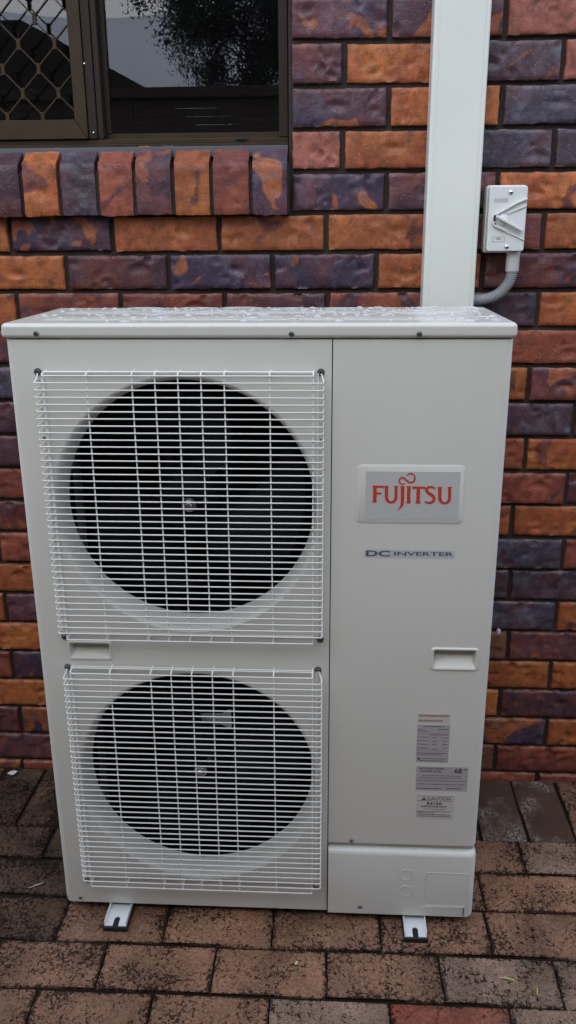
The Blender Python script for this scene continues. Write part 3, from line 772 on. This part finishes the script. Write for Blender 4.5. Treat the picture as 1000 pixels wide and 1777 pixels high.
LET.append([(404, 206), (441, 206), (437, 224), (436, 328), (431, 360), (415, 384), (386, 402), (383, 397), (400, 378), (406, 355), (408, 328), (408, 224)])
LET.append([(455, 207), (493, 207), (489, 225), (486, 328), (490, 348), (452, 348), (458, 328), (461, 225)])
LET.append([(502, 208), (613, 211), (607, 234), (590, 228), (568, 227), (565, 330), (570, 350), (530, 350), (536, 330), (539, 226), (518, 227), (505, 232)])
LET.append(Ush(441, 8, 1.02))
lm = MB()
for poly in LET: lm.prism([zl(p) for p in poly], -.002, -.0028)
def add_stroke(pts, w):
    L, R = stroke(pts, w); n = len(pts)
    a = [zl(p) for p in L]; b = [zl(p) for p in R]
    vs = [(x, -.0028, z) for x, z in a+b]+[(x, -.002, z) for x, z in a+b]; fs = []
    for i in range(n-1): fs += [(i, i+1, n+i+1, n+i), (i, 2*n+i, 2*n+i+1, i+1), (n+i, n+i+1, 3*n+i+1, 3*n+i)]
    lm.add(vs, fs)
add_stroke([(692, 228), (676, 217), (655, 213), (635, 217), (622, 231), (622, 248), (636, 263), (655, 275), (676, 290), (684, 308), (679, 328), (662, 341), (640, 345), (620, 341), (606, 333)], [10, 14, 17, 20, 23, 25, 27, 28, 27, 25, 23, 20, 17, 14, 9])
inf = arc(423, 164, 27, 27, 48, 318, 22)+[(452, 160)]+arc(490, 140, 35, 38, 152, -150, 26)
add_stroke(inf, [8+6*math.sin(math.pi*i/(len(inf)-1)) for i in range(len(inf))])
lm.build('lettering', m_logo, bd)
dcl = MB().prism(rrect(.6495, .8190, .8535, .8705, .002, 3), .0002, -.0004).build('inverter_label', m_dclab, sp)
text_mesh('lettering', 'DC', .6520, .6980, .8560, .8680, -.0004, m_ink, dcl, .035)
text_mesh('lettering', 'INVERTER', .7050, .8165, .8582, .8662, -.0004, m_ink, dcl, .022)
def label(name, x0, x1, z0, z1, m): return MB().box(x0, x1, -.0004, .0002, z0, z1).build(name, m, sp)
def lines(lb, rows, m, name='print', th=.0011):
    mb = MB()
    for x0, x1, z in rows:
        x = x0
        while x < x1:
            w = min(random.uniform(.0015, .006), x1-x); mb.box(x, x+w, -.00055, -.00035, z-th/2*random.uniform(.7, 1.1), z+th/2); x += w+random.uniform(.0006, .0014)
    mb.build(name, m, lb)
a = label('warning_label', .764, .8285, .4990, .5205, m_lab2)
lines(a, [(.766, .8265, .5150), (.766, .814, .5040)], m_inkr, th=.0042)
a = label('rating_label', .764, .8295, .4070, .4945, m_lab)
lines(a, [(.776, .818, .4905)], m_inkb, th=.0016)
lines(a, [(.766, .780, .4835), (.806, .8275, .4840), (.766, .786, .4795), (.790, .8265, .4715), (.766, .786, .4655), (.794, .803, .4645), (.812, .8265, .4645), (.766, .786, .4575), (.796, .804, .4565), (.816, .8265, .4565),
          (.766, .788, .4490), (.796, .804, .4490), (.816, .8265, .4490), (.766, .787, .4395), (.796, .808, .4375), (.817, .8265, .4405), (.766, .826, .4280), (.766, .816, .4245), (.776, .826, .4150)], m_inkg, th=.0019)
lines(a, [(.772, .822, .4098)], m_inkb, th=.0016)
MB().box(.7655, .8280, -.00052, -.00035, .4745, .4750).box(.7655, .8280, -.00052, -.00035, .4335, .4340).box(.7900, .7904, -.00053, -.00035, .4340, .4745).build('table_rule', m_inkg, a)
MB().prism([(.7665, .4130), (.7735, .4130), (.7700, .4185)], -.0003, -.0006).build('warning_mark', m_inkb, a)
a = label('sound_label', .766, .8715, .3385, .3965, m_lab)
text_mesh('lettering', 'OUTDOOR SOUND', .771, .823, .3895, .3938, -.0004, m_inkb, a, .012)
text_mesh('lettering', 'POWER LEVEL', .775, .818, .3830, .3872, -.0004, m_inkb, a, .012)
text_mesh('lettering', '68', .844, .859, .3815, .3935, -.0004, m_inkb, a, .018)
text_mesh('lettering', 'dB', .862, .869, .3895, .3930, -.0004, m_inkb, a, .0)
lines(a, [(.779, .858, .3745), (.775, .858, .3690), (.768, .868, .3625), (.770, .866, .3540)], m_inkg, th=.0018)
lines(a, [(.768, .818, .3435), (.830, .858, .3445)], m_inkb, th=.0018)
a = label('caution_label', .770, .8475, .2690, .3265, m_lab2)
text_mesh('lettering', 'CAUTION', .792, .840, .3150, .3225, -.0004, m_inkb, a, .004)
text_mesh('lettering', 'R410A', .791, .823, .3030, .3105, -.0004, m_inkb, a, .022)
text_mesh('lettering', 'REFRIGERANT', .780, .833, .2970, .3015, -.0004, m_inkb, a, .012)
MB().box(.771, .8465, -.00055, -.00035, .3250, .3256).box(.771, .8465, -.00055, -.00035, .3128, .3134).build('rule', m_inkb, a)
MB().prism([(.7795, .3145), (.7895, .3145), (.7845, .3235)], -.0003, -.0006).build('warning_mark', m_inkb, a)
MB().box(.7840, .7850, -.0007, -.0003, .3165, .3205).build('warning_mark_bar', m_lab2, a)
lines(a, [(.786, .830, .2925)], m_inkg, th=.0016)
lines(a, [(.771, .839, .2868), (.771, .806, .2832), (.771, .841, .2792), (.771, .841, .2752)], m_inkg, th=.0022)
# mounting feet
def foot(x0, x1, skew):
    yf, yb = -.054, .392; xc = (x0+x1)/2; sw = .0062
    slot = [(xc+sw, yf)]+[(xc+sw, yf+.020)]+[(xc+sw*math.cos(math.radians(a)), yf+.020+sw*math.sin(math.radians(a))) for a in (30, 60, 90, 120, 150)]+[(xc-sw, yf+.020), (xc-sw, yf)]
    poly = [(x0, yf), (x0, yb), (x1, yb), (x1, yf)]+slot
    f = MB().prism_z(poly[::-1], .0075, .0095).build('mounting_foot', m_galv, U)
    for xs in (x0, x1-.0016): MB().box(xs, xs+.0016, yf+.0005, yb, .0096, .0192).build('flange', m_galv, f)
    MB().box(x0-.0025, x1+.0025, yf-.004, .12, -.0035, .0073).build('rubber_pad', m_rubber, f, bevel=.001)
    MB().box(x0-.0025, x1+.0025, .27, yb+.004, -.0035, .0073).build('rubber_pad', m_rubber, f, bevel=.001)
foot(.1015, .1500, 0); foot(.7515, .7990, 0)

# rain on the lid
dm = MB()
def drop(x, y, z, rx, ry, h):
    n = 14; ph = [random.uniform(0, 6.28) for _ in range(3)]; am = [random.uniform(.03, .20) for _ in range(3)]
    rings = [(1, 0), (.90, .32), (.68, .68), (.36, .93)]; vs = []
    for s, t_ in rings:
        for k in range(n):
            a = 2*math.pi*k/n; w = 1+sum(am[q]*math.sin((q+2)*a+ph[q]) for q in range(3))
            vs.append((x+rx*s*w*math.cos(a), y+ry*s*w*math.sin(a), z+h*t_))
    vs.append((x, y, z+h)); k0 = len(vs)-1
    fs = [(j*n+k, j*n+(k+1) % n, (j+1)*n+(k+1) % n, (j+1)*n+k) for j in range(3) for k in range(n)]+[(3*n+k, 3*n+(k+1) % n, k0) for k in range(n)]
    dm.add(vs, fs)
placed = []
for _ in range(60):
    x = random.uniform(.10, .86); y = .05+.27*random.random()**.7; rx = random.uniform(.014, .045); ry = random.uniform(.006, .013)
    if any(abs(x-a) < (rx+b)*1.02 and abs(y-c) < (ry+d)*1.1 for a, b, c, d in placed): continue
    placed.append((x, rx, y, ry)); drop(x, y, 1.2903, rx, ry, .0020)
for _ in range(420):
    x = random.uniform(.02, .885); y = .03+.295*random.random()**.75
    big = random.random()
    rx = random.uniform(.002, .0045) if big < .55 else (random.uniform(.005, .009) if big < .9 else random.uniform(.009, .016))
    if x < .12 and random.random() < .55: continue
    ry = min(rx*random.uniform(.7, 1.05), .014)
    if any(abs(x-a) < (rx+b)*1.05 and abs(y-c) < (ry+d)*1.05 for a, b, c, d in placed): continue
    placed.append((x, rx, y, ry))
    onrib = any(y0-.001 < y < y1+.001 for y0, y1 in ((.050, .150), (.190, .290))) and .05 < x < .85
    drop(x, y, 1.2909 if onrib else 1.2894, rx, ry, .0012+min(.0020, rx*.25))
def bead(x, y, z, r):                                   # small beads hanging on the front edges
    for i in range(1):
        n = 8; vs = [(x, y-r*.8, z)]
        for s_, t_ in ((.6, .62), (1, 0.)):
            vs += [(x+r*s_*math.cos(2*math.pi*k/n), y-r*.8*t_, z+r*s_*math.sin(2*math.pi*k/n)) for k in range(n)]
        dm.add(vs, [(0, 1+(k+1) % n, 1+k) for k in range(n)]+[(1+k, 1+(k+1) % n, 9+(k+1) % n, 9+k) for k in range(n)])
for px, py, r in ((700, 1525, 1.6), (712, 1528, 1.3), (704, 1553, 1.5), (736, 1523, 1.8), (735, 1553, 1.6), (806, 1525, 1.5), (757, 1570, 1.9), (768, 1571, 1.4), (784, 1571, 1.5), (752, 1586, 1.8), (766, 1586, 1.4),
                  (805, 1553, 1.4), (722, 1472, 1.4), (640, 1584, 1.3), (697, 1545, 1.1), (716, 1541, 1.1)):
    x, z = at_y(px, py, -.0082); bead(x, -.0080, z, r*.0011)
for _ in range(26):
    x = random.uniform(.03, .88); bead(x, -.0066, random.choice((1.2635, 1.266, 1.272)), random.uniform(.0006, .0012))
dr = dm.build('rain_droplets', m_water, smooth=True, angle=80)
dr['kind'] = 'stuff'; tag(dr, 'clear raindrops beaded over the top of the outdoor unit', 'water drops')

# ------------------------------------------------------------------ trunking, isolator, conduit
du = thing('cable_duct', 'tall white plastic trunking running up the wall behind the outdoor unit', 'trunking', (.842, WY, 0))
MB().box(.7855, .8990, WY-.040, WY+.002, -.003, 2.46).build('duct_base', m_duct, du, bevel=.002)
MB().box(.7845, .9000, WY-.0605, WY-.0405, -.003, 2.46).build('duct_lid', m_duct, du, bevel=.006, seg=3)
MB().box(.7985, .8890, WY-.0622, WY-.0604, -.003, 2.46).build('duct_face', m_duct, du, bevel=.0009)
iso = thing('isolator_switch', 'grey weatherproof isolator switch with rotary lever on the brick wall', 'switch', (.96, WY, 1.46))
fy = WY-.060
MB().prism(rrect(.9170, 1.0020, 1.3945, 1.5350, .006), WY-.002, WY-.034).build('back_box', m_grey, iso, bevel=.002)
cv = MB().prism(rrect(.9195, 1.0005, 1.3975, 1.5325, .006), WY-.0345, fy).build('cover', m_grey, iso, bevel=.0028, seg=3)
def zi(p, Y=None): return at_y(840+p[0]/11.11, 310+p[1]/11.11, fy if Y is None else Y)
def bar(name, pts, w, y0, y1, m=m_grey, parent=cv, bev=.0008):
    L, R = stroke(pts, w); poly = L+R[::-1]
    return MB().prism([zi(p) for p in poly], y0, y1).build(name, m, parent, bevel=bev)
for q in ((520, 262), (437, 1312)):
    x, z = zi(q); s_ = MB().lathe([(.0001, -.0034), (.0028, -.0030), (.0044, -.0016), (.0047, .0005)], (x, fy, z), n=18).build('cover_screw', m_chrome, cv, smooth=True)
    MB().box(x-.0042, x+.0042, fy-.0037, fy-.0026, z-.0005, z+.0005).build('screw_slot', m_gap, s_)
bar('guard_ridge', [(205, 700), (470, 560), (640, 465), (835, 385)], 34, fy+.001, fy-.0060)
bar('guard_ridge', [(455, 675), (640, 600), (815, 530)], 20, fy+.001, fy-.0030)
bar('guard_ridge', [(165, 850), (205, 905), (300, 950), (415, 1005)], 40, fy+.001, fy-.0060)
bar('guard_ridge', [(420, 1030), (600, 1105), (780, 1190)], 18, fy+.001, fy-.0030)
bar('guard_ridge', [(185, 690), (160, 770), (165, 850)], 26, fy+.001, fy-.0050)
x, z = zi((370, 795)); kn = MB().lathe([(.0001, -.0036), (.0105, -.0036), (.0118, -.0026), (.0120, .0006)], (x, fy, z), n=36).build('rotary_knob', m_grey, cv, smooth=True, angle=50)
bar('lever', [(225, 725), (480, 865), (725, 1000)], 56, fy-.0030, fy-.0135, m_grey, kn, .0015)
bar('lock_hole', [(200, 860), (222, 882)], 26, fy-.0058, fy-.0066, m_gap, cv, 0)
bar('lever_gap', [(214, 700), (205, 760), (208, 815)], 30, fy+.0005, fy-.0012, m_gap, cv, 0)
mb = MB()
for i, c in enumerate((.2, .16, .14, .10, .18, .14, .08, .17)):
    x0 = 208+34*i; p = [zi((x0, 378)), zi((x0+20, 378)), zi((x0+18, 452)), zi((x0-2, 452))]; mb.prism(p, fy+.0003, fy-.0006)
mb.build('moulded_lettering', mat('moulded_mark', (.40, .41, .42), .5), cv)
mb = MB()
for a_, b_ in (((172, 1120), (398, 1120)), ((170, 1215), (385, 1215)), ((172, 1120), (166, 1215)), ((398, 1120), (388, 1215))):
    L, R = stroke([a_, b_], 6); mb.prism([zi(p) for p in (L[0], L[1], R[1], R[0])], fy+.0003, fy-.0005)
p = [zi(q) for q in ((232, 1140), (328, 1143), (324, 1172), (228, 1170))]; mb.prism(p, fy+.0003, fy-.0005)
mb.build('rating_mark', mat('rating_ink', (.30, .31, .32), .5), cv)
gx, gy = .9845, WY-.030
MB().lathe([(.0155, 0), (.0155, -.003), (.0148, -.0045), (.0148, -.040), (.0138, -.0415)], (gx, gy, 1.3955), axis='z', n=28).build('conduit_adaptor', m_grey, iso, smooth=True, angle=40)
pth = [(gx, 1.358), (gx-.0005, 1.348), (gx-.004, 1.334), (gx-.012, 1.320), (gx-.024, 1.3075), (gx-.040, 1.2985), (gx-.058, 1.294), (gx-.078, 1.2925), (gx-.092, 1.2925)]
fine = []
for i in range(len(pth)-1):
    p0 = pth[max(i-1, 0)]; p1 = pth[i]; p2 = pth[i+1]; p3 = pth[min(i+2, len(pth)-1)]
    for k in range(20):
        t_ = k/20
        fine.append(tuple(.5*((2*p1[d])+(-p0[d]+p2[d])*t_+(2*p0[d]-5*p1[d]+4*p2[d]-p3[d])*t_**2+(-p0[d]+3*p1[d]-3*p2[d]+p3[d])*t_**3) for d in (0, 1)))
cum = [0]
for a, b in zip(fine[:-1], fine[1:]): cum.append(cum[-1]+math.hypot(b[0]-a[0], b[1]-a[1]))
NR = 32; step = cum[-1]/(NR*6); pts = []; rad = []
for i in range(NR*6+1):
    s_ = i*step; j = min(max(0, int(np.searchsorted(cum, s_))-1), len(fine)-2); t_ = (s_-cum[j])/max(1e-9, cum[j+1]-cum[j])
    pts.append((fine[j][0]+(fine[j+1][0]-fine[j][0])*t_, gy, fine[j][1]+(fine[j+1][1]-fine[j][1])*t_)); rad.append((.0096, .0108, .0124, .0128, .0124, .0108)[i % 6])
hose = MB().tube(pts, rad, 18).build('flexible_conduit', m_hose, None, smooth=True, angle=80)
tag(hose, 'grey corrugated conduit curving from the isolator switch into the white trunking', 'conduit')

# ------------------------------------------------------------------ small litter
def twig(pix, name, label, col, r, Z=.0):
    m_ = mat(name+'_colour', col, .6); p = [(*at_z(a, b, Z), Z+c) for a, b, c in pix]
    return tag(MB().tube(p, [r*.6]+[r]*(len(p)-2)+[r*.4], 6).build(name, m_, None, smooth=True), label, 'plant litter')
twig([(867, 1697, 0), (876, 1698, .002), (888, 1701, .002), (897, 1704, 0)], 'grass_stalk', 'pale yellow-green stalk lying on a grey paver', (.48, .46, .16), .0016)
twig([(50, 1541, 0), (60, 1539, .003), (70, 1535, .002), (76, 1531, 0)], 'dry_stalk', 'whitish curved dry stalk on dark pavers beside the unit', (.42, .40, .36), .0014)
twig([(931, 1712, 0), (933, 1718, .002), (932, 1724, .001), (934, 1728, 0)], 'flower_sprig', 'tiny yellow-green sprig on a grey paver', (.40, .36, .10), .0016)
def leaf(px, py, name, label, col, L, w, rot):
    x, y = at_z(px, py, 0.); m_ = mat(name+'_colour', col, .6); vs = []
    for i, (t_, q) in enumerate(((-1, .1), (-.5, .8), (0, 1), (.5, .75), (1, .1))):
        for s_ in (-1, 1):
            a, b = t_*L/2, s_*q*w/2; vs.append((x+a*math.cos(rot)-b*math.sin(rot), y+a*math.sin(rot)+b*math.cos(rot), .0012+.002*abs(t_)+.0006))
    n = len(vs); vs += [(a, b, c-.0007) for a, b, c in vs]
    fs = [(2*i, 2*i+1, 2*i+3, 2*i+2) for i in range(4)]+[(n+2*i, n+2*i+2, n+2*i+3, n+2*i+1) for i in range(4)]
    fs += [(2*i, 2*i+2, n+2*i+2, n+2*i) for i in range(4)]+[(2*i+1, n+2*i+1, n+2*i+3, 2*i+3) for i in range(4)]
    return tag(MB().add(vs, fs).build(name, m_, None, smooth=True), label, 'plant litter')
leaf(514, 1673, 'fallen_petal', 'small cream petal on a brown paver in front of the unit', (.55, .47, .30), .011, .006, 1.2)
leaf(22, 1342, 'bleached_leaf', 'white bleached leaf at the foot of the wall', (.55, .53, .52), .026, .020, .4)
leaf(245, 1577, 'dead_leaf', 'small dull grey leaf beside the left mounting foot', (.16, .16, .13), .012, .006, .5)
x, z = at_y(866, 1098, WY-.004)
MB().add([], []).lathe([(.0003, -.010), (.004, -.009), (.007, -.005), (.0075, 0)], (0, 0, 0), n=14).build('sealant_blob', mat('sealant', (.45, .44, .42), .5), None, smooth=True)
sb_ = bpy.context.scene.objects['sealant_blob']; sb_.location = (x, WY+.002, z); sb_.scale = (.8, .6, 1.3)
tag(sb_, 'blob of white sealant stuck to the wall beside the service panel', 'sealant')

# ------------------------------------------------------------------ what stands behind the camera and shows in the window
FX, FYY, FH = .3, -1.80, 2.085
fe = thing('timber_fence', 'brown horizontal-slat timber fence facing the brick wall', 'fence', (FX, FYY, 0))
for i in range(7): MB().box(-8.2+2.6*i, -8.1+2.6*i, FYY-.12, FYY-.02, -.1, FH-.02).build('post', m_fence, fe)
for b in range(6):
    for i in range(15):
        z0 = .05+.121*i
        MB().box(-8.2+2.6*b+.003, -5.6+2.6*b-.003, FYY-.019, FYY, z0, z0+.112).build('slat', m_fence, fe)
for b in range(6):
    for i in range(5): MB().box(-8.2+2.6*b+.003, -5.6+2.6*b-.003, FYY-.015, FYY, 1.878+.037*i, 1.912+.037*i).build('thin_slat', m_fence, fe)
MB().box(-8.3, 7.6, FYY-.13, FYY+.03, FH-.017, FH+.03).build('cap_rail', m_fence, fe, bevel=.004)
nh = thing('neighbour_house', 'rendered house with dark hipped tile roof beyond the timber fence', 'house', (-6.2, -14, 0))
MB().box(-9.6, -2.9, -18, -12.2, -.02, 3.5).build('wall', m_render, nh)
MB().add([(-10.1, -18.5, 3.5), (-2.25, -18.5, 3.5), (-2.25, -11.7, 3.5), (-10.1, -11.7, 3.5), (-10.1, -18.5, 3.57), (-2.25, -18.5, 3.57), (-2.25, -11.7, 3.57), (-10.1, -11.7, 3.57), (-7.0, -15.1, 5.35), (-5.4, -15.1, 5.35)],
         [(0, 3, 2, 1), (0, 1, 5, 4), (1, 2, 6, 5), (2, 3, 7, 6), (3, 0, 4, 7), (4, 5, 9, 8), (5, 6, 9), (6, 7, 8, 9), (7, 4, 8)]).build('roof', m_roof, nh)
def tree(x, y, h, cz, rx, rz, n, label, seed):
    r = np.random.default_rng(seed); tr = thing('garden_tree', label, 'tree', (x, y, 0))
    mb = MB().tube([(x, y, -.1), (x+.05, y, h*.25), (x-.05, y+.05, h*.5), (x+.1, y, h*.8)], [.15, .12, .09, .03], 9)
    for k in range(9):
        a = r.uniform(0, 6.28); z = h*r.uniform(.3, .65); L = rx*r.uniform(.5, .9)
        mb.tube([(x, y, z), (x+math.cos(a)*L*.5, y+math.sin(a)*L*.5, z+L*.3), (x+math.cos(a)*L, y+math.sin(a)*L, z+L*.55)], [.05, .03, .01], 6)
    mb.build('trunk', m_bark, tr, smooth=True)
    cl = []
    while len(cl) < 900:
        p = r.uniform(-1, 1, 3); q = np.linalg.norm(p)
        if q < r.uniform(.8, 1.0) and q > .2: cl.append((x+p[0]*rx, y+p[1]*rx, cz+p[2]*rz))
    tw = MB()
    for q in range(0, 900, 6):
        c = cl[q]; k = .55; tw.tube([(x+(c[0]-x)*k, y+(c[1]-y)*k, c[2]-.35), (x+(c[0]-x)*.8, y+(c[1]-y)*.8, c[2]-.1), c], [.014, .009, .004], 4)
    tw.build('twigs', m_bark, tr)
    cl = np.array(cl)[np.arange(n) % len(cl)]; p = cl+r.normal(0, .085, (n, 3))
    u = r.normal(0, 1, (n, 3)); u /= np.linalg.norm(u, axis=1)[:, None]; w = np.cross(u, r.normal(0, 1, (n, 3))); w /= np.linalg.norm(w, axis=1)[:, None]
    L = r.uniform(.012, .024, (n, 1)); B = r.uniform(.006, .011, (n, 1))
    vs = np.stack([p-u*L, p+w*B, p+u*L, p-w*B], 1).reshape(-1, 3)
    me = bpy.data.meshes.new('crown'); me.from_pydata(vs.tolist(), [], [(4*i, 4*i+1, 4*i+2, 4*i+3) for i in range(n)]); me.materials.append(m_leaf)
    o = bpy.data.objects.new('crown', me); C.objects.link(o); adopt(o, tr)
tree(.80, -6.8, 5.0, 3.75, 2.25, 1.85, 300000, 'leafy garden tree with purple blossom standing behind the timber fence', 5)
